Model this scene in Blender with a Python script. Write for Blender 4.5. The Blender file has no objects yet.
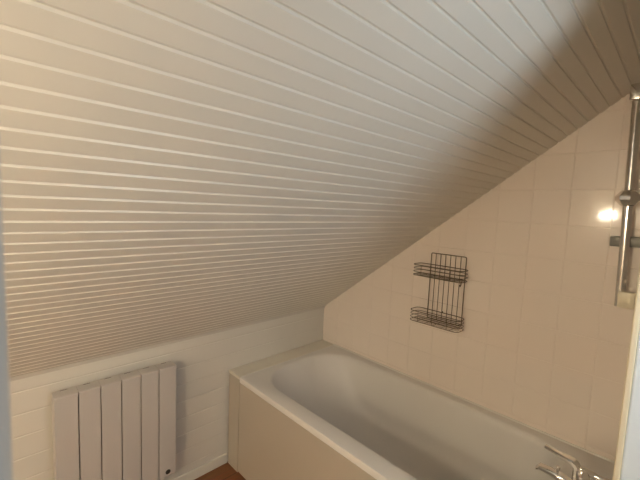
import bpy, bmesh, math, random
from mathutils import Vector, Matrix, Euler
random.seed(4)
C = bpy.context.scene.collection
sc = bpy.context.scene

# ------------------------------------------------------------------ camera
R = math.radians
cd = bpy.data.cameras.new('camera')
cam = bpy.data.objects.new('camera', cd); C.objects.link(cam)
cd.sensor_fit = 'HORIZONTAL'; cd.sensor_width = 36.0
cd.lens = 356.7 * 36 / 640
cd.clip_start = 0.01; cd.clip_end = 50
cam.matrix_world = Matrix.Translation((-1.8938, -1.8561, 1.6052)) @ Matrix.Rotation(R(-44.415), 4, 'Z') \
    @ Matrix.Rotation(R(84.708), 4, 'X') @ Matrix.Rotation(R(2.463), 4, 'Z')
cd.dof.use_dof = True; cd.dof.focus_distance = 1.9; cd.dof.aperture_fstop = 22
sc.camera = cam

# ------------------------------------------------------------------ world, daylight, exposure
w = bpy.data.worlds.new('world'); sc.world = w; w.use_nodes = True
w.node_tree.nodes['Background'].inputs[0].default_value = (0.88, 0.94, 1.0, 1)
w.node_tree.nodes['Background'].inputs[1].default_value = 0.4
ld = bpy.data.lights.new('hall_daylight', 'AREA'); ld.shape = 'RECTANGLE'; ld.size = 0.44; ld.size_y = 0.5
ld.energy = 5.2; ld.color = (0.76, 0.89, 1.0)
lo = bpy.data.objects.new('hall_daylight', ld); C.objects.link(lo)
lo.location = (-1.24, -2.42, 1.58)
lo.rotation_euler = (Vector((0.25, 1.0, 0.02))).to_track_quat('-Z', 'Y').to_euler()
sc.view_settings.view_transform = 'Standard'; sc.view_settings.look = 'None'
sc.view_settings.exposure = 0.12; sc.view_settings.gamma = 1.0
sc.view_settings.use_curve_mapping = False
LAMP_STRENGTH = 1.0
LAMP_COLOR = (1.0, 0.84, 0.61)

# ------------------------------------------------------------------ materials
def mat(name, col, rough=0.5, metal=0.0, noise=0.03, scale=6.0, bump=0.0, bscale=60.0, coat=0.0, spec=0.5):
    m = bpy.data.materials.new(name); m.use_nodes = True
    nt = m.node_tree; b = nt.nodes['Principled BSDF']
    b.inputs['Roughness'].default_value = rough; b.inputs['Metallic'].default_value = metal
    b.inputs['Coat Weight'].default_value = coat
    b.inputs['Specular IOR Level'].default_value = spec
    tc = nt.nodes.new('ShaderNodeTexCoord')
    n = nt.nodes.new('ShaderNodeTexNoise'); n.inputs['Scale'].default_value = scale; n.inputs['Detail'].default_value = 4
    nt.links.new(tc.outputs['Object'], n.inputs['Vector'])
    mx = nt.nodes.new('ShaderNodeMix'); mx.data_type = 'RGBA'
    mx.inputs[6].default_value = (*[c * (1 - noise) for c in col], 1)
    mx.inputs[7].default_value = (*[min(1, c * (1 + noise)) for c in col], 1)
    nt.links.new(n.outputs['Fac'], mx.inputs[0]); nt.links.new(mx.outputs[2], b.inputs['Base Color'])
    if bump:
        n2 = nt.nodes.new('ShaderNodeTexNoise'); n2.inputs['Scale'].default_value = bscale
        nt.links.new(tc.outputs['Object'], n2.inputs['Vector'])
        bp = nt.nodes.new('ShaderNodeBump'); bp.inputs['Strength'].default_value = bump; bp.inputs['Distance'].default_value = 0.002
        nt.links.new(n2.outputs['Fac'], bp.inputs['Height']); nt.links.new(bp.outputs[0], b.inputs['Normal'])
    return m
M = {
 'ceiling': mat('satin_cream_boards', (0.80, 0.76, 0.67), 0.36, bump=0.08, bscale=40),
 'knee': mat('painted_cream_boards', (0.71, 0.675, 0.61), 0.5, bump=0.08, bscale=40),
 'plaster': mat('plain_wall_paint', (0.74, 0.71, 0.66), 0.7, bump=0.1),
 'tile': mat('glossy_cream_tile', (0.90, 0.80, 0.71), 0.06, noise=0.015, scale=3),
 'trim': mat('white_gloss_trim', (0.82, 0.82, 0.80), 0.4),
 'jamb': mat('cool_white_gloss', (0.80, 0.87, 0.92), 0.4),
 'post': mat('warm_grey_paint', (0.62, 0.57, 0.50), 0.6),
 'seal': mat('cream_seal', (0.80, 0.70, 0.50), 0.5),
 'tub': mat('white_enamel', (0.77, 0.74, 0.70), 0.36, noise=0.01, spec=0.3),
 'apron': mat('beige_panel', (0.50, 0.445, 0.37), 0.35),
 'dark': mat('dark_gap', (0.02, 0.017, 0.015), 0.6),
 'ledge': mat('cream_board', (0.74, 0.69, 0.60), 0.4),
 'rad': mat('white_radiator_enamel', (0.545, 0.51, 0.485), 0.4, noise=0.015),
 'badge': mat('dark_button', (0.03, 0.025, 0.02), 0.35),
 'chrome': mat('chrome', (0.78, 0.76, 0.73), 0.12, 1.0, noise=0.02),
 'wire': mat('dark_steel_wire', (0.22, 0.18, 0.13), 0.3, 1.0, noise=0.1, scale=30),
 'block': mat('cream_plastic', (0.90, 0.82, 0.62), 0.35),
 'bracket': mat('grey_plastic', (0.30, 0.29, 0.25), 0.35),
 'caulk': mat('white_sealant', (0.80, 0.77, 0.70), 0.3),
}
def floor_mat():
    m = bpy.data.materials.new('brown_wood_floor'); m.use_nodes = True; nt = m.node_tree
    b = nt.nodes['Principled BSDF']; b.inputs['Roughness'].default_value = 0.4
    tc = nt.nodes.new('ShaderNodeTexCoord')
    br = nt.nodes.new('ShaderNodeTexBrick'); br.inputs['Scale'].default_value = 1
    br.inputs['Brick Width'].default_value = 1.2; br.inputs['Row Height'].default_value = 0.12
    br.inputs['Mortar Size'].default_value = 0.002; br.offset = 0.37
    br.inputs['Color1'].default_value = (0.30, 0.115, 0.04, 1); br.inputs['Color2'].default_value = (0.26, 0.095, 0.032, 1)
    br.inputs['Mortar'].default_value = (0.08, 0.03, 0.012, 1)
    mp = nt.nodes.new('ShaderNodeMapping'); mp.inputs['Scale'].default_value = (2.5, 40, 1)
    no = nt.nodes.new('ShaderNodeTexNoise'); no.inputs['Scale'].default_value = 2; no.inputs['Detail'].default_value = 6
    mx = nt.nodes.new('ShaderNodeMix'); mx.data_type = 'RGBA'; mx.blend_type = 'MULTIPLY'; mx.inputs[0].default_value = 0.5
    L = nt.links.new
    L(tc.outputs['Object'], br.inputs['Vector']); L(tc.outputs['Object'], mp.inputs['Vector']); L(mp.outputs[0], no.inputs['Vector'])
    L(br.outputs['Color'], mx.inputs[6]); L(no.outputs['Color'], mx.inputs[7]); L(mx.outputs[2], b.inputs['Base Color'])
    return m
M['floor'] = floor_mat()
def lamp_mat(strength):
    m = bpy.data.materials.new('lit_opal_glass'); m.use_nodes = True; nt = m.node_tree
    b = nt.nodes['Principled BSDF']; b.inputs['Base Color'].default_value = (0.9, 0.85, 0.75, 1)
    b.inputs['Emission Color'].default_value = (*LAMP_COLOR, 1); b.inputs['Emission Strength'].default_value = strength * LAMP_STRENGTH
    return m

# ------------------------------------------------------------------ mesh helpers
def bx(bm, lo, hi, bev=0.0, seg=2):
    vs = [bm.verts.new((x, y, z)) for x in (lo[0], hi[0]) for y in (lo[1], hi[1]) for z in (lo[2], hi[2])]
    fs = [bm.faces.new([vs[i] for i in f]) for f in ((0,1,3,2),(4,6,7,5),(0,4,5,1),(2,3,7,6),(0,2,6,4),(1,5,7,3))]
    if bev:
        es = set(e for f in fs for e in f.edges)
        bmesh.ops.bevel(bm, geom=list(es), offset=bev, segments=seg, affect='EDGES', profile=0.5)
    return bm
def prism(bm, pts, axis, a, b):
    """polygon pts in the two other axes, extruded along axis from a to b"""
    def P(u, v, t):
        return {0: (t, u, v), 1: (u, t, v), 2: (u, v, t)}[axis]
    A = [bm.verts.new(P(u, v, a)) for u, v in pts]; B = [bm.verts.new(P(u, v, b)) for u, v in pts]
    n = len(pts)
    bm.faces.new(A); bm.faces.new(list(reversed(B)))
    for i in range(n):
        bm.faces.new([A[i], B[i], B[(i+1) % n], A[(i+1) % n]])
    return bm
def tube(bm, pts, r, n=8, closed=False, rs=None):
    pts = [Vector(p) for p in pts]; m = len(pts); rings = []
    up = None
    for i, p in enumerate(pts):
        a = pts[(i-1) % m] if (closed or i > 0) else p
        b = pts[(i+1) % m] if (closed or i < m-1) else p
        t = (b - a).normalized()
        if up is None:
            up = Vector((0, 0, 1)) if abs(t.z) < 0.9 else Vector((1, 0, 0))
        u = (up - t * up.dot(t)).normalized(); v = t.cross(u); up = u
        rr = rs[i] if rs else r
        rings.append([bm.verts.new(p + (u * math.cos(k*2*math.pi/n) + v * math.sin(k*2*math.pi/n)) * rr) for k in range(n)])
    for i in range(m if closed else m-1):
        A, B = rings[i], rings[(i+1) % m]
        for k in range(n):
            bm.faces.new([A[k], A[(k+1) % n], B[(k+1) % n], B[k]])
    if not closed:
        bm.faces.new(list(reversed(rings[0]))); bm.faces.new(rings[-1])
    return bm
def lathe(bm, prof, mtx, n=24):
    rings = [[bm.verts.new(mtx @ Vector((r*math.cos(k*2*math.pi/n), r*math.sin(k*2*math.pi/n), z))) for k in range(n)] for r, z in prof]
    for A, B in zip(rings, rings[1:]):
        for k in range(n):
            bm.faces.new([A[k], A[(k+1) % n], B[(k+1) % n], B[k]])
    bm.faces.new(list(reversed(rings[0]))); bm.faces.new(rings[-1])
    return bm
def obj(name, bm, m, parent=None, smooth=False):
    bmesh.ops.recalc_face_normals(bm, faces=bm.faces[:])
    me = bpy.data.meshes.new(name); bm.to_mesh(me); bm.free()
    me.materials.append(m)
    o = bpy.data.objects.new(name, me); C.objects.link(o)
    if smooth:
        me.polygons.foreach_set('use_smooth', [True]*len(me.polygons))
        try: me.set_sharp_from_angle(angle=R(40))
        except Exception: pass
    if parent:
        pm = Matrix.Identity(4); q = parent
        while q: pm = Matrix.Translation(q.location) @ pm; q = q.parent
        o.parent = parent; me.transform(pm.inverted())
    return o
def struct(name, bm, m, smooth=False):
    o = obj(name, bm, m, None, smooth); o['kind'] = 'structure'; return o
def thing(name, label, cat, loc):
    o = bpy.data.objects.new(name, None); C.objects.link(o); o.location = loc
    o['label'] = label; o['category'] = cat; o.empty_display_size = 0.05
    return o
N = bmesh.new

# ------------------------------------------------------------------ room dimensions
H = 0.5945                    # bath rim height
KNEE, TN = 0.856, 0.76        # knee wall height, slope of the ceiling
ST = math.atan(TN); CT = math.cos(ST); SN = math.sin(ST)
XL = -3.80                    # left wall
YD = -1.80                    # room side of the door wall
def slope_z(y): return KNEE - TN * y
YH = -3.75                    # hall end

# floor
struct('floor', bx(N(), (XL-.1, YH-.1, -.08), (.1, .1, 0)), M['floor'])

# knee wall with wide horizontal boards
def grooved(profile_pts, x0, x1, back):
    return prism(N(), profile_pts + back, 0, x0, x1)
pts = [(0.0, 0.0)]
z = 0.105
while z < KNEE - 0.01:
    pts += [(0, z-.004), (.0014, z-.001), (.0014, z+.001), (0, z+.004)]
    z += 0.098
pts += [(0, KNEE)]
struct('wall_back', grooved(pts, XL, 0.0, [(.1, KNEE), (.1, 0)]), M['knee'])

# sloped boarded ceiling: V grooves every 43 mm
PITCH, S0 = 0.04275, 1.1457
pts = []
def on_slope(s, dz=0.0):      # s along the slope from the knee wall, dz outwards (up)
    return (-s*CT + dz*SN, KNEE + s*SN + dz*CT)
SMAX = 1.92 / CT
pts.append(on_slope(0))
k = -26
while True:
    s = S0 + k*PITCH; k += 1
    if s < .012: continue
    if s > SMAX - .02: break
    pts += [on_slope(s-.0042), on_slope(s-.001, .0038), on_slope(s+.001, .0038), on_slope(s+.0042)]
pts.append(on_slope(SMAX))
struct('ceiling', grooved(pts, XL, 0.0, [on_slope(SMAX, .06), on_slope(0, .06)]), M['ceiling'])

# thin cover strip where the boards meet the knee wall
# tiled wall: real tiles with joints
TY, TY0, TZ, TZ0 = 0.15, 1.3397, 0.1587, 1.8869
bm = N()
prism(bm, [(.1, -.002), (-1.95, -.002), (-1.95, slope_z(-1.95)+.05), (.0, slope_z(0)+.05), (.1, slope_z(0)+.05)], 0, .0015, .1)
ny0 = -int(1.3397/TY) - 1
def clip(poly, a, b, c):      # keep a*y + b*z <= c
    out = []
    for i in range(len(poly)):
        p, q = poly[i], poly[(i+1) % len(poly)]
        dp, dq = a*p[0]+b*p[1]-c, a*q[0]+b*q[1]-c
        if dp <= 0: out.append(p)
        if dp*dq < 0:
            f = dp/(dp-dq); out.append((p[0]+(q[0]-p[0])*f, p[1]+(q[1]-p[1])*f))
    return out
def inset(poly, d):
    out = []; n = len(poly)
    for i in range(n):
        p = Vector(poly[i]); e1 = (p-Vector(poly[i-1])).normalized(); e2 = (Vector(poly[(i+1) % n])-p).normalized()
        n1, n2 = Vector((-e1.y, e1.x)), Vector((-e2.y, e2.x))
        m = (n1+n2); m = m/max(.35, m.length_squared)*2
        out.append(tuple(p + m*d))
    return out
for j in range(ny0, 5):
    for i in range(-5, 13):
        y1 = -(TY0 + j*TY) - .001; y0 = y1 - TY + .002
        z1 = TZ0 - i*TZ - .001; z0 = z1 - TZ + .002
        ty, tz = random.uniform(-.0010, .0010), random.uniform(-.0010, .0010)
        poly = [(y0, z0), (y1, z0), (y1, z1), (y0, z1)]
        poly = clip(clip(clip(poly, 1, 0, -.001), 0, -1, 0), TN, 1, KNEE + .003)
        poly = clip(poly, -1, 0, 1.94)
        if len(poly) < 3: continue
        area = abs(sum(poly[q-1][0]*poly[q][1]-poly[q][0]*poly[q-1][1] for q in range(len(poly))))/2
        if area < 2e-4: continue
        yc, zc = (y0+y1)/2, (z0+z1)/2
        inn = inset(poly, .0016)
        B = [bm.verts.new((.004, y, z)) for y, z in poly]
        O = [bm.verts.new((.0015, y, z)) for y, z in poly]
        I = [bm.verts.new((ty*(y-yc)*2 + tz*(z-zc)*2, y, z)) for y, z in inn]
        bm.faces.new(list(reversed(B))); bm.faces.new(I)
        for A_, B_ in ((B, O), (O, I)):
            for q in range(len(poly)):
                w_ = (q+1) % len(poly); bm.faces.new([A_[q], A_[w_], B_[w_], B_[q]])
struct('wall_right', bm, M['tile'])

# left wall, door wall, hall
struct('wall_left', prism(N(), [(.1, 0), (YD-.1, 0), (YD-.1, slope_z(YD-.1)+.05), (.1, slope_z(.1)+.05)], 0, XL-.1, XL), M['plaster'])
JX, JL = -.915, -1.8911       # door opening between these
bm = N()
bx(bm, (XL, YD-.001, 0), (JL-.06, YD+.07, slope_z(YD+.07)-.02))
bx(bm, (JX+.06, YD-.10, 0), (0, YD, slope_z(YD)-.01))
bx(bm, (JL-.06, YD-.10, 2.06), (JX+.06, YD, slope_z(YD)-.01))
struct('wall_front', bm, M['plaster'])
# door frame posts and head
struct('trim_1', bx(N(), (JL-.06, YD-.001, 0), (JL, YD+.08, 2.0), .004), M['post'])
struct('trim_2', bx(N(), (JX, YD-.046, 0), (JX+.06, YD-.009, 2.0), .003), M['jamb'])
struct('trim_6', bx(N(), (JX+.012, YD-.105, 0), (JX+.06, YD-.046, 2.0), .002), M['jamb'])
struct('trim_3', bx(N(), (JX-.001, YD-.009, 0), (JX+.06, YD+.003, 2.0), .003), M['seal'])
struct('trim_4', bx(N(), (JL-.06, YD-.105, 2.0), (JX+.06, YD+.003, 2.06), .003), M['trim'])
bm = N()
bx(bm, (XL-.1, YH-.1, 0), (XL, YD-.1, 2.5)); bx(bm, (0, YH-.1, 0), (.1, YD-.15, 2.5))
# hall end wall with a window opening
bx(bm, (XL, YH-.1, 0), (-2.2, YH, 2.5)); bx(bm, (-.75, YH-.1, 0), (0, YH, 2.5))
bx(bm, (-2.2, YH-.1, 0), (-.75, YH, .5)); bx(bm, (-2.2, YH-.1, 2.0), (-.75, YH, 2.5))
struct('wall_hall', bm, M['plaster'])
struct('ceiling_hall', bx(N(), (XL-.1, YH-.1, 2.5), (.1, YD-.1, 2.56)), M['plaster'])
bm = N()
for x in (-2.2, -1.5, -.79): bx(bm, (x, YH-.07, .5), (x+.04, YH-.03, 2.0))
for z in (.5, 1.96): bx(bm, (-2.2, YH-.07, z), (-.75, YH-.03, z+.04))
struct('window_1', bm, M['trim'])
# baseboards
struct('baseboard_back', bx(N(), (XL, -.012, 0), (-.806, 0, .062), .004), M['knee'])
struct('baseboard_left', bx(N(), (XL, YD+.07, 0), (XL+.012, -.012, .062), .004), M['knee'])
# thin cover strip in the angle between the boards and the knee wall
struct('trim_5', prism(N(), [(0, KNEE-.012), (-.006, KNEE-.010), (-.014, KNEE+.0095), (0, KNEE)], 0, XL, 0.0), M['knee'])

# ------------------------------------------------------------------ boxed ledge at the head of the bath
LD = 0.122
t = thing('bath_ledge', 'narrow cream boxed ledge between the low wall and the head of the bathtub', 'ledge', (-.40, -.06, 0))
obj('top_board', bx(N(), (-.806, -LD, H-.016), (-.0022, -.0005, H+.002), .002), M['ledge'], t)
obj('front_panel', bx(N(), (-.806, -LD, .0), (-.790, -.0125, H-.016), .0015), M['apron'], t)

# ------------------------------------------------------------------ bathtub
TX0, TX1, TYa, TYb = -.806, -.0030, -LD-.001, -1.797
def rrect(x0, x1, ya, yb, rh, rf, n=14, ns=10):
    """closed outline, head (ya) corner radius rh, foot (yb) radius rf; fixed vertex count"""
    out = []
    def arc(cx, cy, r, a0):
        for k in range(n+1):
            a = a0 + k*math.pi/2/n
            out.append((cx + r*math.cos(a), cy + r*math.sin(a)))
    def side(p, q):
        for k in range(1, ns):
            f = k/ns; out.append((p[0]+(q[0]-p[0])*f, p[1]+(q[1]-p[1])*f))
    arc(x1-rh, ya-rh, rh, 0); side((x1-rh, ya), (x0+rh, ya))
    arc(x0+rh, ya-rh, rh, math.pi/2); side((x0, ya-rh), (x0, yb+rf))
    arc(x0+rf, yb+rf, rf, math.pi); side((x0+rf, yb), (x1-rf, yb))
    arc(x1-rf, yb+rf, rf, 1.5*math.pi); side((x1, yb+rf), (x1, ya-rh))
    return out
t = thing('bathtub', 'white built-in bathtub with a cream side panel along the tiled wall', 'bathtub', (-.40, -.95, 0))
bm = N(); rings = []
def ring(pts, z): rings.append([bm.verts.new((x, y, z)) for x, y in pts])
ring(rrect(TX0+.004, TX1, TYa, TYb, .006, .006), H-.034)
ring(rrect(TX0, TX1, TYa, TYb, .006, .006), H-.030)
ring(rrect(TX0, TX1, TYa, TYb, .006, .006), H-.008)
ring(rrect(TX0+.003, TX1, TYa, TYb, .006, .006), H-.002)
ring(rrect(TX0+.010, TX1, TYa, TYb, .006, .006), H)
bxo = (-.716, -.062, -.163, -1.600)
def basin(d, z, head=0, foot=0):
    x0, x1, ya, yb = bxo
    ring(rrect(x0+d, x1-d, ya-d-head, yb+d+foot, max(.23-d*.35, .1), max(.15-d*.2, .08)), z)
basin(-.010, H-.0005); basin(-.004, H-.0015); basin(.002, H-.005); basin(.008, H-.014); basin(.014, H-.03)
D = .40
for f in (.12, .25, .4, .55, .7, .82, .91, .96, .985):
    zz = H - .03 - f*(D-.03)
    flare = .014 + .045*f + (0.09*max(0, (f-.7)/.3)**2.2)
    basin(flare, zz, head=.24*f**1.25, foot=.03*f)
basin(.17, H-D, head=.25, foot=.04)
for A, B in zip(rings, rings[1:]):
    m_ = len(A)
    for k in range(m_):
        bm.faces.new([A[k], A[(k+1) % m_], B[(k+1) % m_], B[k]])
bm.faces.new(rings[-1])
sh = obj('tub_shell', bm, M['tub'], t, smooth=True)
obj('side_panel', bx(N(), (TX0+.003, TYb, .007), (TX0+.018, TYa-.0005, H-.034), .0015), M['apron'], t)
obj('panel_gap_shade', bx(N(), (TX0+.022, TYb, 0), (TX0+.06, TYa, .06)), M['dark'], t)  # near-black strip stands in for the shade in the gap under the panel
bm = N(); tube(bm, [(-.006, TYa+.001, H+.001), (-.006, TYb, H+.001)], .0055, 8)
obj('sealant_bead', bm, M['caulk'], t, smooth=True)
bm = N(); lathe(bm, [(.032, 0), (.032, .003), (.026, .006), (.012, .004)], Matrix.Translation((-.39, -1.36, H-D)), 20)
obj('drain', bm, M['chrome'], t, smooth=True)

# ------------------------------------------------------------------ bath mixer tap
TXc, TYc = -.40, -1.678
t = thing('bath_mixer_tap', 'chrome bath mixer tap with lever on the foot rim of the bathtub', 'tap', (TXc, TYc, H))
bm = N(); lathe(bm, [(.030, 0), (.030, .006), (.024, .010), (.021, .014), (.021, .088), (.023, .092), (.023, .136), (.019, .142), (.008, .143)],
                Matrix.Translation((TXc, TYc-.008, H)), 24)
obj('body', bm, M['chrome'], t, smooth=True)
# lever: flat bar rising from the column and running towards the bath
bm = N()
def flatbar(bm, path, w, th):
    rings = []
    P = [Vector(p) for p in path]
    for i, p in enumerate(P):
        d = (P[min(i+1, len(P)-1)] - P[max(i-1, 0)]).normalized()
        nrm = d.cross(Vector((1, 0, 0))).normalized()
        ww = w[i] if isinstance(w, (list, tuple)) else w
        tt = th[i] if isinstance(th, (list, tuple)) else th
        rings.append([bm.verts.new(p + Vector((sx*ww/2, 0, 0)) + nrm*sy*tt/2) for sx, sy in
                      ((-1,-.5),(-.7,-1),(.7,-1),(1,-.5),(1,.5),(.7,1),(-.7,1),(-1,.5))])
    for A, B in zip(rings, rings[1:]):
        for k in range(8): bm.faces.new([A[k], A[(k+1)%8], B[(k+1)%8], B[k]])
    bm.faces.new(rings[0]); bm.faces.new(list(reversed(rings[-1])))
lv = []
for a in range(0, 8):
    an = a/7*math.pi/2
    lv.append((TXc, TYc+.008 + .018*(1-math.cos(an)), H+.155 - .018 + .018*math.sin(an) - .003))
lv = [(TXc, TYc+.008, H+.095)] + lv + [(TXc, TYc+.06, H+.157), (TXc, TYc+.108, H+.165)]
flatbar(bm, lv, [.034]*9 + [.029, .020], [.020]*9 + [.014, .010])
obj('lever', bm, M['chrome'], t, smooth=True)
bm = N()
sp = [(TXc, TYc+.010, H+.060), (TXc, TYc+.045, H+.074), (TXc, TYc+.085, H+.080), (TXc, TYc+.118, H+.080), (TXc, TYc+.126, H+.070)]
flatbar(bm, sp, [.034, .034, .036, .034, .030], [.030, .026, .020, .014, .010])
obj('spout', bm, M['chrome'], t, smooth=True)
bm = N(); lathe(bm, [(.0035, 0), (.0035, .012), (.0075, .014), (.0075, .022), (.005, .025)], Matrix.Translation((TXc, TYc+.062, H+.086)), 14)
obj('diverter_knob', bm, M['chrome'], t, smooth=True)
bm = N(); lathe(bm, [(.012, 0), (.012, .014), (.0105, .016), (.0105, .066), (.012, .068), (.012, .078), (.006, .079)],
                Matrix.Translation((TXc, TYc-.004, H+.139)) @ Matrix.Rotation(R(94), 4, 'X'), 18)
obj('hose_connector', bm, M['chrome'], t, smooth=True)

# ------------------------------------------------------------------ shower rail on the tiled wall
RY = -1.701
t = thing('shower_rail', 'chrome vertical shower rail with a sliding holder on the tiled wall', 'shower rail', (0, RY, 1.25))
def lens_profile(cx, cy, a, b, n=20):
    return [(cx + a*math.cos(k*2*math.pi/n)*(1), cy + b*math.sin(k*2*math.pi/n)) for k in range(n)]
RX = -.055
bm = N(); prism(bm, lens_profile(RX, RY, .013, .0165), 2, 1.262, 2.075)
obj('rail_bar', bm, M['chrome'], t, smooth=True)
bm = N()
bx(bm, (RX-.020, RY-.024, 2.06), (-.001, RY+.023, 2.125), .008, 3)
obj('top_bracket', bm, M['chrome'], t, smooth=True)
# sliding holder: an eight-sided faceted collar
bm = N()
lathe(bm, [(.020, 1.660), (.026, 1.664), (.043, 1.684), (.043, 1.698), (.026, 1.718), (.020, 1.722)],
      Matrix.Translation((RX, RY, 0)) @ Matrix.Diagonal((.85, 1, 1, 1)) @ Matrix.Rotation(R(10), 4, 'Z'), 8)
obj('slider', bm, M['chrome'], t)
bm = N(); bx(bm, (-.034, RY-.070, 1.498), (-.001, RY+.050, 1.540), .005, 2)
obj('wall_bracket', bm, M['bracket'], t, smooth=True)
bm = N(); bx(bm, (RX-.024, RY-.046, 1.262), (RX-.008, RY+.006, 1.325), .003, 2)
obj('end_block', bm, M['block'], t, smooth=True)
bm = N(); bx(bm, (RX, RY-.012, 1.275), (-.001, RY+.012, 1.305), .003, 2)
obj('bottom_bracket', bm, M['chrome'], t, smooth=True)
t.rotation_euler = (R(-1.5), 0, 0)   # the rail hangs a touch out of plumb

# ------------------------------------------------------------------ wire caddy on the tiled wall
CY0, CY1, CZ0, CZ1 = -.855, -1.057, .992, 1.371
WX = -.012
t = thing('wire_shower_caddy', 'dark wire shower caddy with two baskets on the cream tiled wall', 'shower caddy', (0, (CY0+CY1)/2, CZ0))
def rpath(pts, r, n=4, closed=True):
    out = []; pts = [Vector(p) for p in pts]; m = len(pts)
    for i, p in enumerate(pts):
        if not closed and i in (0, m-1): out.append(p); continue
        a, b = (pts[i-1]-p).normalized(), (pts[(i+1) % m]-p).normalized()
        for k in range(n+1):
            f = k/n; out.append(p + a*r*(1-f)**2 + b*r*f**2)
    return out
bm = N(); tube(bm, rpath([(WX, CY0, CZ0), (WX, CY0, CZ1), (WX, CY1, CZ1), (WX, CY1, CZ0)], .008), .0027, 8, closed=True)
obj('back_frame', bm, M['wire'], t, smooth=True)
for k in range(1, 7):
    y = CY0 + (CY1-CY0)*k/7
    bm = N(); tube(bm, [(WX-.001, y, CZ0+.001), (WX-.001, y, CZ1-.001)], .0017, 6)
    obj('back_wire', bm, M['wire'], t, smooth=True)
BY0, BY1, BD = -.792, -1.082, .112
def basket(zb, h):
    bm = N()
    zs = zb
    def loop(z, r, rad=.035):
        tube(bm, rpath([(WX-.004, BY0, z), (WX-.004, BY1, z), (-BD, BY1, z), (-BD, BY0, z)], rad, 5), r, 6, closed=True)
    loop(zs, .0022)
    bk = obj('basket', bm, M['wire'], t, smooth=True)
    for q in (1, 2, 3):
        bm = N(); loop(zb + h*q/3, .0024 if q == 3 else .0017)
        obj('basket_rail', bm, M['wire'], bk, smooth=True)
    # base wires running along the basket and cross wires
    bm = N()
    for k in range(1, 6):
        x = WX-.004 + (-BD-WX+.004)*k/6
        ins = .004 + (.02 if k in (1, 5) else .005)
        tube(bm, [(x, BY0-ins, zb), (x, BY1+ins, zb)], .0009, 6)
    for k in range(1, 6):
        y = BY0 + (BY1-BY0)*k/6
        tube(bm, [(WX-.004, y, zb-.002), (-BD, y, zb-.002)], .0011, 6)
    obj('base_grid', bm, M['wire'], bk, smooth=True)
    for y in (BY0-.06, (BY0+BY1)/2, BY1+.06):
        bm = N(); tube(bm, [(-BD-.002, y, zb-.001), (-BD-.002, y, zb+h+.001)], .0014, 6)
        obj('upright_wire', bm, M['wire'], bk, smooth=True)
basket(1.247, .058)
basket(.984, .058)
for y in (CY0-.03, CY1+.01):
    bm = N(); tube(bm, [(WX-.02, y, 1.241), (WX-.022, y, 1.222), (WX-.030, y, 1.214), (WX-.038, y, 1.222)], .003, 6)
    if y < -1: obj('hook', bm, M['wire'], t, smooth=True)
    else: bm.free()
for z in (1.30, 1.04):
    bm = N(); bx(bm, (WX+.0005, CY0+(CY1-CY0)*3/7-.002, z), (-.0012, CY0+(CY1-CY0)*3/7+.002, z+.006), .0005)
    obj('wall_clip', bm, M['wire'], t)

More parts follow.
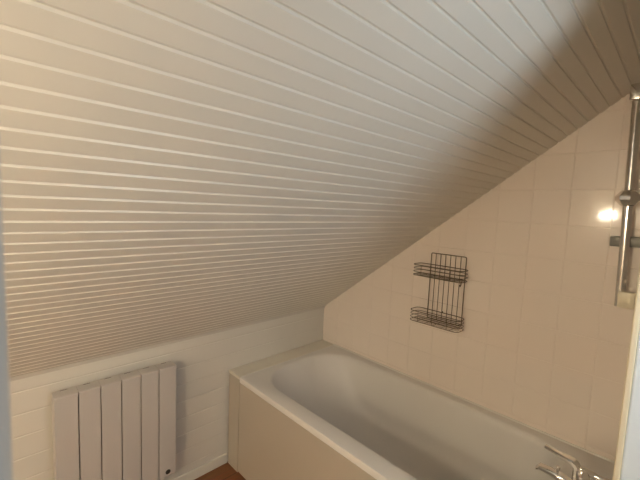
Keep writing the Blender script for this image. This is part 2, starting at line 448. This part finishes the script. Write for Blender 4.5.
# ------------------------------------------------------------------ electric radiator on the knee wall
RX0, RX1, RZ0, RZ1, RF, RB = -1.675, -1.168, .172, .764, -.100, -.028
t = thing('electric_radiator', 'white six-fin electric radiator mounted on the low cream wall', 'radiator', ((RX0+RX1)/2, 0, RZ0))
nf = 6; fw = (RX1-RX0)/nf
for k in range(nf):
    x0 = RX0 + k*fw + (.0022 if k else 0); x1 = RX0 + (k+1)*fw - (.0022 if k < nf-1 else 0)
    bm = N()
    prof = [(RF+.006, RZ0), (RF, RZ0+.006), (RF, RZ1-.004), (RF+.003, RZ1), (RF+.016, RZ1+.001), (RB-.004, RZ1+.001), (RB, RZ1-.004), (RB, RZ0)]
    prism(bm, prof, 0, x0, x1)
    bmesh.ops.bevel(bm, geom=[e for e in bm.edges if abs(e.verts[0].co.x-e.verts[1].co.x) < 1e-6], offset=.0012, segments=2, affect='EDGES', profile=.5)
    fin = obj('fin', bm, M['rad'], t)
    xc = (x0+x1)/2
    bm = N(); bx(bm, (xc-.014, RB-.012, RZ1-.002), (xc+.014, RB-.008, RZ1+.0016), .001)
    obj('vent_slot', bm, M['dark'], fin)
    if k == nf-1:
        bm = N(); lathe(bm, [(.0125, 0), (.0125, .002), (.010, .0026), (.003, .0026)], Matrix.Translation((xc+.002, RF+.0005, RZ0+.028)) @ Matrix.Rotation(R(90), 4, 'X'), 24)
        bt = obj('round_button', bm, M['badge'], fin, smooth=True); bt['label'] = 'small dark round button'
obj('top_rail', bx(N(), (RX0+.004, RF+.012, RZ1-.02), (RX1-.004, RB-.001, RZ1-.001)), M['rad'], t)
obj('fin_gap_shade', bx(N(), (RX0+.006, RF+.022, RZ0+.01), (RX1-.006, RB-.004, RZ1-.03)), M['dark'], t)  # near-black body puts the shade between the fins into its colour
for x in (RX0+.09, RX1-.11):
    obj('wall_bracket', bx(N(), (x, RB-.001, RZ0+.12), (x+.025, -.0002, RZ1-.10), .001), M['rad'], t)

# ------------------------------------------------------------------ oval wall lamps: one inferred from its gleam on the tiles, one added fill
def wall_lamp(label, loc, rotz, strength):
    t = thing('wall_lamp', label, 'lamp', (0, 0, 0))
    bm = N(); lathe(bm, [(.045, 0), (.045, .012), (.016, .018), (.016, .045)], Matrix.Translation((.0005, 0, 0)) @ Matrix.Rotation(R(90), 4, 'Y'), 20)
    obj('lamp_base', bm, M['chrome'], t, smooth=True)
    bm = N(); bmesh.ops.create_uvsphere(bm, u_segments=20, v_segments=12, radius=.046, matrix=Matrix.Translation((.10, 0, 0)) @ Matrix.Rotation(R(-24), 4, 'X') @ Matrix.Diagonal((1, 1.9, .95, 1)))
    obj('glass_shade', bm, lamp_mat(strength), t, smooth=True)
    t.location = loc; t.rotation_euler = (0, 0, rotz); t['group'] = 'oval wall lamps'
wall_lamp('lit oval glass wall lamp on the left wall, mirrored in the tiles', (XL, -1.185, 1.650), 0, 200)
wall_lamp('unseen oval fill lamp added on the door wall left of the doorway', (-2.72, YD+.07, 1.68), R(90), 180)  # added fill out of view, brightens the ceiling near the tiled wall
